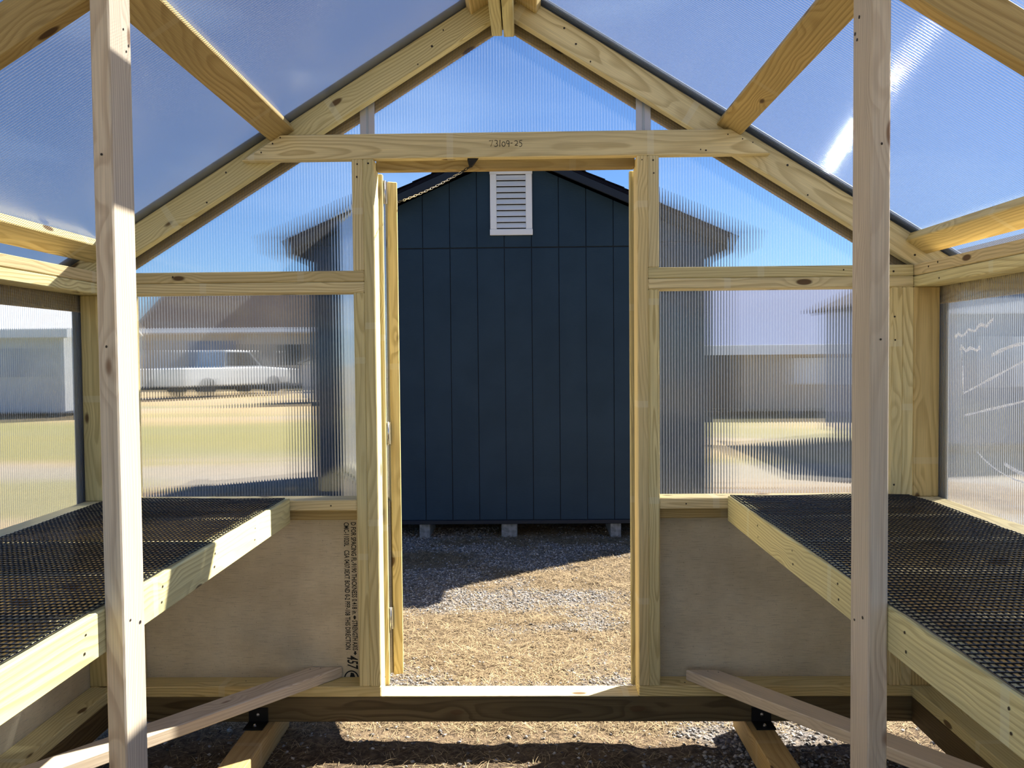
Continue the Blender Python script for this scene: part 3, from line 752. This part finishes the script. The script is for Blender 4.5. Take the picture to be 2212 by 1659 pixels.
def bench(s, label):
    t = empty('plant_bench', (s * 1.08, -1.6, ZRAIL - 0.09), label=label, cat='bench', group='plant benches along the greenhouse sides')
    xf = 0.7635; zt = 0.886
    a, b = sorted((s * xf, s * (xf + T2)))
    fb = bar('front_board', a, b, YB + 0.1, -0.002, zt - D, zt, M['pine'], t, color=(1.06, 1.10, 0.98))
    ys = (-0.38, -0.70, -1.012, -1.335, -1.66, -1.98, -2.3, -2.62, -2.94)
    nails(fb, [(s * (xf - 0.001), y + dy, zt - dz) for y in ys for dy, dz in ((0.01, 0.028), (0.004, 0.062))], (-s, 0, 0), 0.0038)
    for y in ys:
        a, b = sorted((s * (xf + T2 + 0.0005), s * (W - 0.0005)))
        bar('cross_support', a, b, y, y + T2, zt - D, zt, M['pine'], t, color=(1.05, 1.0, 0.9))
    x0, x1 = sorted((s * (xf + 0.002), s * 1.383))
    mesh_obj('wire_mesh', mesh_wires(x0, x1, YB + 0.1, -0.03, zt + 0.004, 40 + s), None, t, kind='stuff', label='black coated wire mesh')
    return t
bench(-1, 'black wire mesh plant bench with pale pine front board along the left wall')
bench(1, 'black wire mesh plant bench with knotty pine front board along the right wall')

# ------------------------------------------------------------------ temporary posts and floor braces
def post(s, lean, label):
    xi = 0.7255; xo = xi + T2 - 0.0005; xc = s * (xi + xo) / 2
    low = lambda x: ROOFZ(x) - D / math.cos(TH) - 0.001          # top cut to the slope of the rafter above
    z0, zc = 0.016, 1.05
    poly = [(z0 - zc, xc - s * xi), (z0 - zc, xc - s * xo), (low(xo) - zc, xc - s * xo), (low(xi) - zc, xc - s * xi)]
    o = mesh_obj('support_post', prism_mesh('support_post', poly, 0.088, 0.003), M['spruce'], None, frame((xc, -1.212, zc), (0, 0, 1), (0, 1, 0)), label=label, cat='post', group='temporary posts beside the benches')
    nails(o, [(s * (xi - 0.0008), y, z) for y, z in ((-1.23, 0.855), (-1.19, 0.838), (-1.2, 2.03), (-1.18, 2.005), (-1.19, 1.99))], (-s, 0, 0), 0.004)
    nails(o, [(s * (xi + 0.02), -1.2568, z) for z in (1.77, 1.40)], (0, -1, 0), 0.003)
    return o
post(-1, 0, 'pale sunlit spruce post standing against the left plant bench')
post(1, 0, 'pale spruce post with a long crack standing against the right plant bench')
def brace(s, label):
    # plan outline in (X,Y): square-cut end on the end wall plate, long run to the side plate
    if s < 0: A, B = Vector((-0.608, 0.084)), Vector((-1.43, -0.885))
    else: A, B = Vector((0.626, 0.050)), Vector((1.43, -0.95))
    d = (B - A).normalized(); n = Vector((-d.y, d.x)); 
    if (n.x * -s) > 0: n = -n          # n points away from the doorway side
    # near long edge through A and B, far edge offset by 89 mm; end cut parallel to the wall
    L = (B - A).length
    k = -D * (n.y) / d.y
    pts = [A, B, B + n * D, A + n * D + d * k]
    org = Vector(((A.x + B.x) / 2, (A.y + B.y) / 2, ZB + 0.0195))
    mt = frame(org, (d.x, d.y, 0), (0, 0, 1))
    inv = mt.inverted(); poly = []
    for p_ in pts:
        q = inv @ Vector((p_.x, p_.y, org.z)); poly.append((q.x, q.z))
    o = mesh_obj('floor_brace', prism_mesh('floor_brace', poly, T2, 0.003), M['spruce'], None, mt, label=label, cat='brace', group='diagonal floor braces')
    c = A + n * 0.05 + d * 0.06
    nails(o, [(c.x, c.y, ZB + T2 + 0.001), (c.x + 0.03 * d.x + 0.02 * n.x, c.y + 0.03 * d.y + 0.02 * n.y, ZB + T2 + 0.001)], (0, 0, 1), 0.0035)
    return o
brace(-1, 'pale diagonal board lying flat from the door to the left wall')
brace(1, 'pale diagonal board lying flat from the door to the right wall')

# ------------------------------------------------------------------ door leaf, swung outwards, and its chain
ang = math.radians(24)
dd = Vector((-math.sin(ang), math.cos(ang), 0)); dn = Vector((math.cos(ang), math.sin(ang), 0))
hx = Vector((-0.411, 0.139, 0))
door = empty('door_1', (hx.x, hx.y, 0.205), kind='structure', label='open door leaf edge swung outwards at the left of the doorway')
Pt = lambda a, z: tuple(hx + dd * a + Vector((0, 0, z)))
DW, DZ0, DZ1 = 0.88, 0.205, 2.012
for a in (0.0445, DW - 0.0445): board('stile', Pt(a, DZ0), Pt(a, DZ1), D, 0.036, dn, M['pine'], door, color=(1.0, 0.93, 0.72))
for z in (DZ0 + 0.0445, 0.86, DZ1 - 0.0445): board('door_rail', Pt(D, z), Pt(DW - D, z), D, 0.036, dn, M['pine'], door, color=tone(0))
fo = hx - dn * 0.026
fluted('door_glazing', [(0.02, 0.86), (DW - 0.02, 0.86), (DW - 0.02, 1.99), (0.02, 1.99)], tuple(fo + dn * 0.004), dd, (0, 0, 1), -dn, M['sheet_wall'], M['rib_wall'], door)
board('door_panel', tuple(fo + dd * 0.01 + Vector((0, 0, 0.53))), tuple(fo + dd * (DW - 0.01) + Vector((0, 0, 0.53))), 0.64, 0.010, dn, M['panel'], door, bev=0.001)
for z in (0.42, 1.10, 1.97):
    bar('hinge', -0.448, -0.428, 0.1205, 0.1235, z - 0.04, z + 0.04, M['zinc'], door, axis=2, bev=0.0006)
    mesh_obj('hinge_pin', tube_mesh('hinge_pin', [(-0.4365, 0.1165, z - 0.042), (-0.4365, 0.1165, z + 0.042)], 0.004, M['zinc'], 8), None, door)

ch = empty('door_chain', (-0.118, 0.03, 2.05), label='black steel chain hanging from the collar beam to the open door', cat='chain')
V = [(-0.128, 0.006, 2.0605), (-0.090, 0.010, 2.0605), (-0.097, 0.036, 2.0605), (-0.131, 0.034, 2.0605), (-0.123, 0.012, 2.035), (-0.113, 0.012, 2.037), (-0.114, 0.030, 2.035), (-0.124, 0.030, 2.033)]
mesh_obj('anchor_bracket', mk_mesh('anchor_bracket', V, [(0, 1, 2, 3), (7, 6, 5, 4), (0, 4, 5, 1), (1, 5, 6, 2), (2, 6, 7, 3), (3, 7, 4, 0)], M['black_steel']), None, ch)
lk = []
for i in range(12):
    t = 2 * math.pi * i / 12; lk.append((0.0068 * math.cos(t) + (0.0028 if math.cos(t) > 0 else -0.0028), 0.0036 * math.sin(t), 0))
link_me = tube_mesh('chain_link', lk, 0.0009, M['zinc'], 6, closed=True)
link_blk = tube_mesh('chain_link', lk, 0.0014, M['black_steel'], 6, closed=True)
P0 = Vector((-0.119, 0.022, 2.036)); P1 = Vector((-0.418, 0.245, 1.955)); nl = 27
def cpos(t): return P0.lerp(P1, t) + Vector((0, 0, -0.010 * 4 * t * (1 - t)))
for i in range(nl):
    t = (i + 0.5) / nl; d_ = (cpos(t + 0.01) - cpos(t - 0.01)).normalized()
    mt = frame(cpos(t), d_, Vector((0, 0, 1)) if i % 2 else Vector((d_.y, -d_.x, 0)))
    sc_ = (P1 - P0).length * 1.04 / nl / 0.0165
    mesh_obj('chain_link', link_blk if (i < 3 or i > nl - 4) else link_me, None, ch, mt @ Matrix.Diagonal((sc_, 1, 1, 1)))
bar('door_hook', -0.424, -0.410, 0.236, 0.252, 1.945, 1.965, M['black_steel'], ch, bev=0.002)

# ------------------------------------------------------------------ navy shed beyond the door
YSH = 3.28; SX0, SX1 = -1.560, 1.460; SXC = -0.05; SZ0 = 0.135; SEAM = 2.191; SB = 8.0
slope = 0.436; SPEAK = 2.872           # wall top under the rake at the centre line
walltop = lambda x: SPEAK - slope * abs(x - SXC)
shed = empty('garden_shed', (SXC, 6, 0), label='navy painted shed with white gable vent filling the doorway view', cat='shed')
GR = [-0.700 + 0.2033 * k for k in range(-5, 12)]
edges = [SX0] + [g for g in GR if SX0 + 0.03 < g < SX1 - 0.03] + [SX1]
for i in range(len(edges) - 1):
    a, b = edges[i] + 0.0022, edges[i + 1] - 0.0022
    me = prism_mesh('siding_board', [(a, SZ0 + 0.012), (b, SZ0 + 0.012), (b, SEAM - 0.004), (a, SEAM - 0.004)], 0.011, 0.002)
    mesh_obj('siding_board', me, M['navy'], shed, Matrix.Translation((0, YSH + 0.0055, 0)))
    top = [(b, walltop(b)), (a, walltop(a))]
    if a < SXC < b: top = [(b, walltop(b)), (SXC, SPEAK), (a, walltop(a))]
    me = prism_mesh('siding_board', [(a, SEAM + 0.004), (b, SEAM + 0.004)] + top, 0.011, 0.002)
    mesh_obj('siding_board', me, M['navy'], shed, Matrix.Translation((0, YSH + 0.0035, 0)))
me = prism_mesh('wall_core', [(SX0, SZ0), (SX1, SZ0), (SX1, walltop(SX1)), (SXC, SPEAK), (SX0, walltop(SX0))], SB - YSH - 0.012, 0)
mesh_obj('wall_core', me, M['navy_trim'], shed, Matrix.Translation((0, (SB + YSH) / 2 + 0.006, 0)))
bar('base_trim', SX0, SX1, YSH - 0.008, YSH + 0.01, SZ0 - 0.02, SZ0 + 0.010, M['navy_trim'], shed)
for s in (-1, 1):
    L = 1.66 / math.cos(math.atan(slope)); a = math.atan(slope); ca, sa = math.cos(a), math.sin(a)
    top = Vector((SXC, 0, SPEAK + 0.075)); ex = Vector((s * ca, 0, -sa)); en = Vector((s * sa, 0, ca))
    y0, y1 = YSH - 0.16, SB + 0.15
    mid = top + ex * L / 2 + Vector((0, (y0 + y1) / 2, 0)) - en * 0.012
    rp = board('roof', mid - ex * L / 2, mid + ex * L / 2, y1 - y0, 0.024, en, M['shingle'], shed)
    for k in range(12):
        u = L - (k + 0.5) * L / 12
        c = top + ex * u + Vector((0, (y0 + y1) / 2, 0)) + en * 0.006
        e2 = Vector((s * math.cos(a - 0.035), 0, -math.sin(a - 0.035)))
        board('shingle_course', c - e2 * 0.08, c + e2 * 0.08, y1 - y0 + 0.02, 0.006, Vector((-e2.z * s, 0, e2.x * s)), M['shingle'], rp, bev=0.001)
    mid = top + ex * L / 2 + Vector((0, y0 + 0.012, 0)) - en * 0.052
    board('rake_fascia', mid - ex * (L / 2 - 0.02), mid + ex * L / 2, 0.055, 0.022, (0, 1, 0), M['navy_trim'], shed)
    mid = top + ex * (L - 0.012) + Vector((0, (y0 + y1) / 2, 0)) - en * 0.07
    board('eave_fascia', mid + Vector((0, -(y1 - y0) / 2, 0)), mid + Vector((0, (y1 - y0) / 2, 0)), 0.09, 0.02, (1, 0, 0), M['navy_trim'], shed)
    mid = top + ex * L / 2 + Vector((0, (y0 + YSH) / 2 + 0.02, 0)) - en * 0.045
    board('soffit', mid - ex * (L / 2 - 0.05), mid + ex * (L / 2 - 0.03), YSH - y0 - 0.04, 0.008, en, M['navy_trim'], shed)
for x in (-1.40, -0.716, -0.072, 0.735, 1.33):
    bar('foundation_block', x - 0.04 - (0.02 if x == -0.072 else 0), x + 0.04 + (0.02 if x == -0.072 else 0), YSH + 0.03, YSH + 0.42, 0.0, SZ0 - 0.021, M['block'], shed, axis=1, bev=0.004)
# vent
vt = empty('gable_vent', (-0.036, YSH, 2.52)); vt.parent = shed; vt.matrix_basis = WM[shed.name].inverted() @ WM[vt.name]
vx0, vx1, vz0, vz1 = -0.192, 0.121, 2.282, 2.775
bar('vent_frame', vx0, vx0 + 0.048, YSH - 0.022, YSH - 0.001, vz0 + 0.045, vz1 - 0.042, M['white'], vt, bev=0.003)
bar('vent_frame', vx1 - 0.048, vx1, YSH - 0.022, YSH - 0.001, vz0 + 0.045, vz1 - 0.042, M['white'], vt, bev=0.003)
bar('vent_frame', vx0 - 0.003, vx1 + 0.003, YSH - 0.024, YSH - 0.001, vz0, vz0 + 0.045, M['white'], vt, bev=0.003)
bar('vent_frame', vx0 - 0.003, vx1 + 0.003, YSH - 0.024, YSH - 0.001, vz1 - 0.042, vz1, M['white'], vt, bev=0.003)
bar('vent_back', vx0 + 0.045, vx1 - 0.045, YSH - 0.004, YSH - 0.0015, vz0 + 0.04, vz1 - 0.04, M['dark'], vt, axis=0, bev=0)
nz_ = 9
for i in range(nz_):
    z = vz0 + 0.05 + (i + 0.5) * (vz1 - vz0 - 0.096) / nz_
    xm0, xm1 = vx0 + 0.048, vx1 - 0.048
    board('louvre', (xm0, YSH - 0.013, z), (xm1, YSH - 0.013, z), 0.044, 0.004, (0, -0.86, 0.5), M['white'], vt, bev=0.0008)

# ------------------------------------------------------------------ the yard beyond, seen blurred through the ribbed sheets
def hut(name, x0, x1, y0, y1, h, rise, wall, roofm, ridge_along_x, label, cat, trim=None, over=0.25, fz=0.1, doors=()):
    t = empty(name, ((x0 + x1) / 2, (y0 + y1) / 2, 0), label=label, cat=cat)
    bar('wall_box', x0, x1, y0, y1, fz, h, wall, t, axis=0, bev=0.01)
    for fx in (x0 + 0.3, (x0 + x1) / 2, x1 - 0.3): bar('foundation_block', fx - 0.15, fx + 0.15, y0 + 0.02, y1 - 0.02, -0.03, fz - 0.002, M['block'], t, axis=1, bev=0.005)
    if ridge_along_x:
        yc = (y0 + y1) / 2; half = (y1 - y0) / 2
        for s in (-1, 1):
            a = Vector((0, yc, h + rise)); b = Vector((0, yc + s * (half + over), h - rise * over / half)); mid = (a + b) / 2
            d_ = b - a; en = Vector((1, 0, 0)).cross(d_).normalized(); en = en if en.z > 0 else -en
            board('roof_slope', (x0 - over, mid.y, mid.z + 0.04), (x1 + over, mid.y, mid.z + 0.04), d_.length, 0.06, en, roofm, t)
        for xx in (x0, x1 - 0.06):
            me = prism_mesh('gable', [(y0, h - 0.02), (y1, h - 0.02), (yc, h + rise - 0.02)], 0.06, 0)
            mesh_obj('gable', me, wall, t, frame((xx + 0.03, 0, 0), (0, 1, 0), (-1, 0, 0)))
    else:
        xc = (x0 + x1) / 2; half = (x1 - x0) / 2
        for s in (-1, 1):
            a = Vector((xc, 0, h + rise)); b = Vector((xc + s * (half + over), 0, h - rise * over / half)); mid = (a + b) / 2
            d_ = b - a; en = Vector((0, 1, 0)).cross(d_).normalized(); en = en if en.z > 0 else -en
            board('roof_slope', (mid.x, y0 - over, mid.z + 0.04), (mid.x, y1 + over, mid.z + 0.04), d_.length, 0.06, en, roofm, t)
        for yy in (y0, y1 - 0.06):
            me = prism_mesh('gable', [(x0, h - 0.02), (x1, h - 0.02), (xc, h + rise - 0.02)], 0.06, 0)
            mesh_obj('gable', me, wall, t, Matrix.Translation((0, yy + 0.03, 0)))
    if trim:
        for xx in (x0 - 0.02, x1 - 0.08): bar('corner_board', xx, xx + 0.1, y0 - 0.03, y0 + 0.0, fz, h, trim, t, axis=2, bev=0.005)
        bar('fascia', x0 - over, x1 + over, y0 - over - 0.03, y0 - over, h - 0.24, h - 0.02, trim, t, axis=0, bev=0.005)
    for (dx, dw, dz0, dz1, dm) in doors: bar('door' if dz0 < 0.5 else 'window', dx, dx + dw, y0 - 0.045, y0 - 0.001, dz0, dz1, dm, t, axis=2, bev=0.005)
    return t
M['tan_wall'] = plain('tan_lap_siding', (0.52, 0.43, 0.33), 0.8, noise_amt=0.1, nscale=2)
M['grey_wall'] = plain('light_grey_siding', (0.56, 0.57, 0.58), 0.8, noise_amt=0.08, nscale=2)
M['slate_wall'] = plain('slate_grey_siding', (0.22, 0.25, 0.34), 0.8, spec=0.1, noise_amt=0.1, nscale=2)
M['brown_roof'] = plain('brown_shingle_roof', (0.055, 0.045, 0.042), 0.9, spec=0.05, noise_amt=0.2, nscale=12)
M['blue_roof'] = plain('blue_grey_metal_roof', (0.16, 0.19, 0.30), 0.9, spec=0.05)
hut('storage_barn', -19.5, -5.6, 38, 45, 2.9, 1.9, M['tan_wall'], M['brown_roof'], True, 'long tan barn with brown roof far behind the left wall panel', 'barn', M['white'], 0.4, doors=((-17, 2.4, 0.1, 2.3, M['slate_wall']), (-12.5, 1.2, 1.1, 2.1, M['dark']), (-8.6, 2.3, 0.1, 2.4, M['slate_wall'])))
hut('display_shed', -20.5, -11.6, 17.5, 21, 2.2, 0.9, M['grey_wall'], M['grey_wall'], True, 'light grey display shed seen through the left side wall', 'shed', M['white'], 0.25, doors=((-17, 1.6, 0.12, 2.0, M['white']), (-14.2, 0.7, 1.0, 1.7, M['slate_wall'])))
hut('small_shed', -7.25, -5.75, 23.6, 25.6, 1.25, 0.32, M['white'], M['grey_wall'], False, 'small white shed standing on the gravel left of the navy shed', 'shed', None, 0.12, doors=((-6.8, 0.6, 0.12, 1.05, M['grey_wall']),))
hut('display_shed', 3.4, 9.6, 16.6, 20.2, 1.62, 1.05, M['tan_wall'], M['blue_roof'], True, 'low tan shed with blue metal roof behind the right wall panel', 'shed', M['white'], 0.3, doors=((4.4, 0.8, 0.12, 1.45, M['brown_roof']), (6.4, 0.9, 0.7, 1.3, M['white'])))
hut('display_shed', 5.4, 8.9, 8.4, 11.8, 2.15, 0.85, M['slate_wall'], M['brown_roof'], False, 'slate grey display shed seen through the right side wall', 'shed', M['white'], 0.2, doors=((6.2, 0.9, 0.9, 1.6, M['white']),))
hut('equipment_barn', 9.5, 24, 40, 47, 3.1, 2.0, M['grey_wall'], M['blue_roof'], True, 'pale barn with blue metal roof far behind the right panels', 'barn', M['white'], 0.4, doors=((13, 3.0, 0.1, 2.6, M['white']),))

def pickup(loc, rz, body, label):
    t = empty('pickup_truck', loc, label=label, cat='truck', group='parked pickup trucks')
    Rm = Matrix.Translation(loc) @ Matrix.Rotation(rz, 4, 'Z'); 
    def pm(n, poly, w, mat, dy=0, dz=0, b=0.03): return mesh_obj(n, prism_mesh(n, poly, w, b), mat, t, Rm @ Matrix.Translation((0, dy, dz)))
    pm('body', [(-2.6, 0.45), (2.55, 0.45), (2.65, 0.75), (2.5, 1.02), (1.2, 1.12), (-2.6, 1.12)], 1.85, body)
    pm('cab', [(-0.75, 1.10), (1.25, 1.10), (0.55, 1.75), (-0.65, 1.78)], 1.62, body)
    pm('windscreen', [(1.20, 1.16), (0.60, 1.69), (0.64, 1.71), (1.26, 1.17)], 1.45, M['dark'], b=0)
    for sy in (-1, 1): pm('side_window', [(-0.6, 1.18), (1.02, 1.18), (0.5, 1.68), (-0.58, 1.70)], 0.02, M['dark'], sy * 0.815, b=0)
    for x in (-1.6, 1.65):
        for sy in (-1, 1):
            bm = bmesh.new(); bmesh.ops.create_cone(bm, cap_ends=True, segments=20, radius1=0.38, radius2=0.38, depth=0.24)
            me = bpy.data.meshes.new('wheel'); bm.to_mesh(me); bm.free()
            mesh_obj('wheel', me, M['wire'], t, Rm @ Matrix.Translation((x, sy * 0.84, 0.37)) @ Matrix.Rotation(math.pi / 2, 4, 'X'))
    return t
M['silver'] = plain('silver_paint', (0.45, 0.46, 0.48), 0.3, metal=0.5)
M['charcoal'] = plain('charcoal_paint', (0.05, 0.055, 0.065), 0.3, metal=0.3)
pickup((-12.0, 29.5, -0.03), 1.05, M['silver'], 'silver pickup truck parked in front of the tan barn')
pickup((-7.2, 34.5, -0.03), 0.2, M['charcoal'], 'charcoal pickup truck parked behind the small white shed')

# wooded ridge on the horizon
hx_ = np.linspace(-150, 150, 61); V = []; Fs = []
for i, x in enumerate(hx_):
    h = 4.0 + 2.2 * math.sin(x * 0.03 + 1) + 1.0 * math.sin(x * 0.11)
    V += [(x, 150, -0.1), (x, 190, h), (x, 250, -0.1)]
    if i: o = 3 * i; Fs += [(o - 3, o, o + 1, o - 2), (o - 2, o + 1, o + 2, o - 1)]
mesh_obj('hillside', mk_mesh('hillside', V, Fs, plain('winter_hillside', (0.20, 0.17, 0.12), 0.95, noise_amt=0.4, nscale=0.08), True), None, kind='structure', label='low brown hill on the horizon')
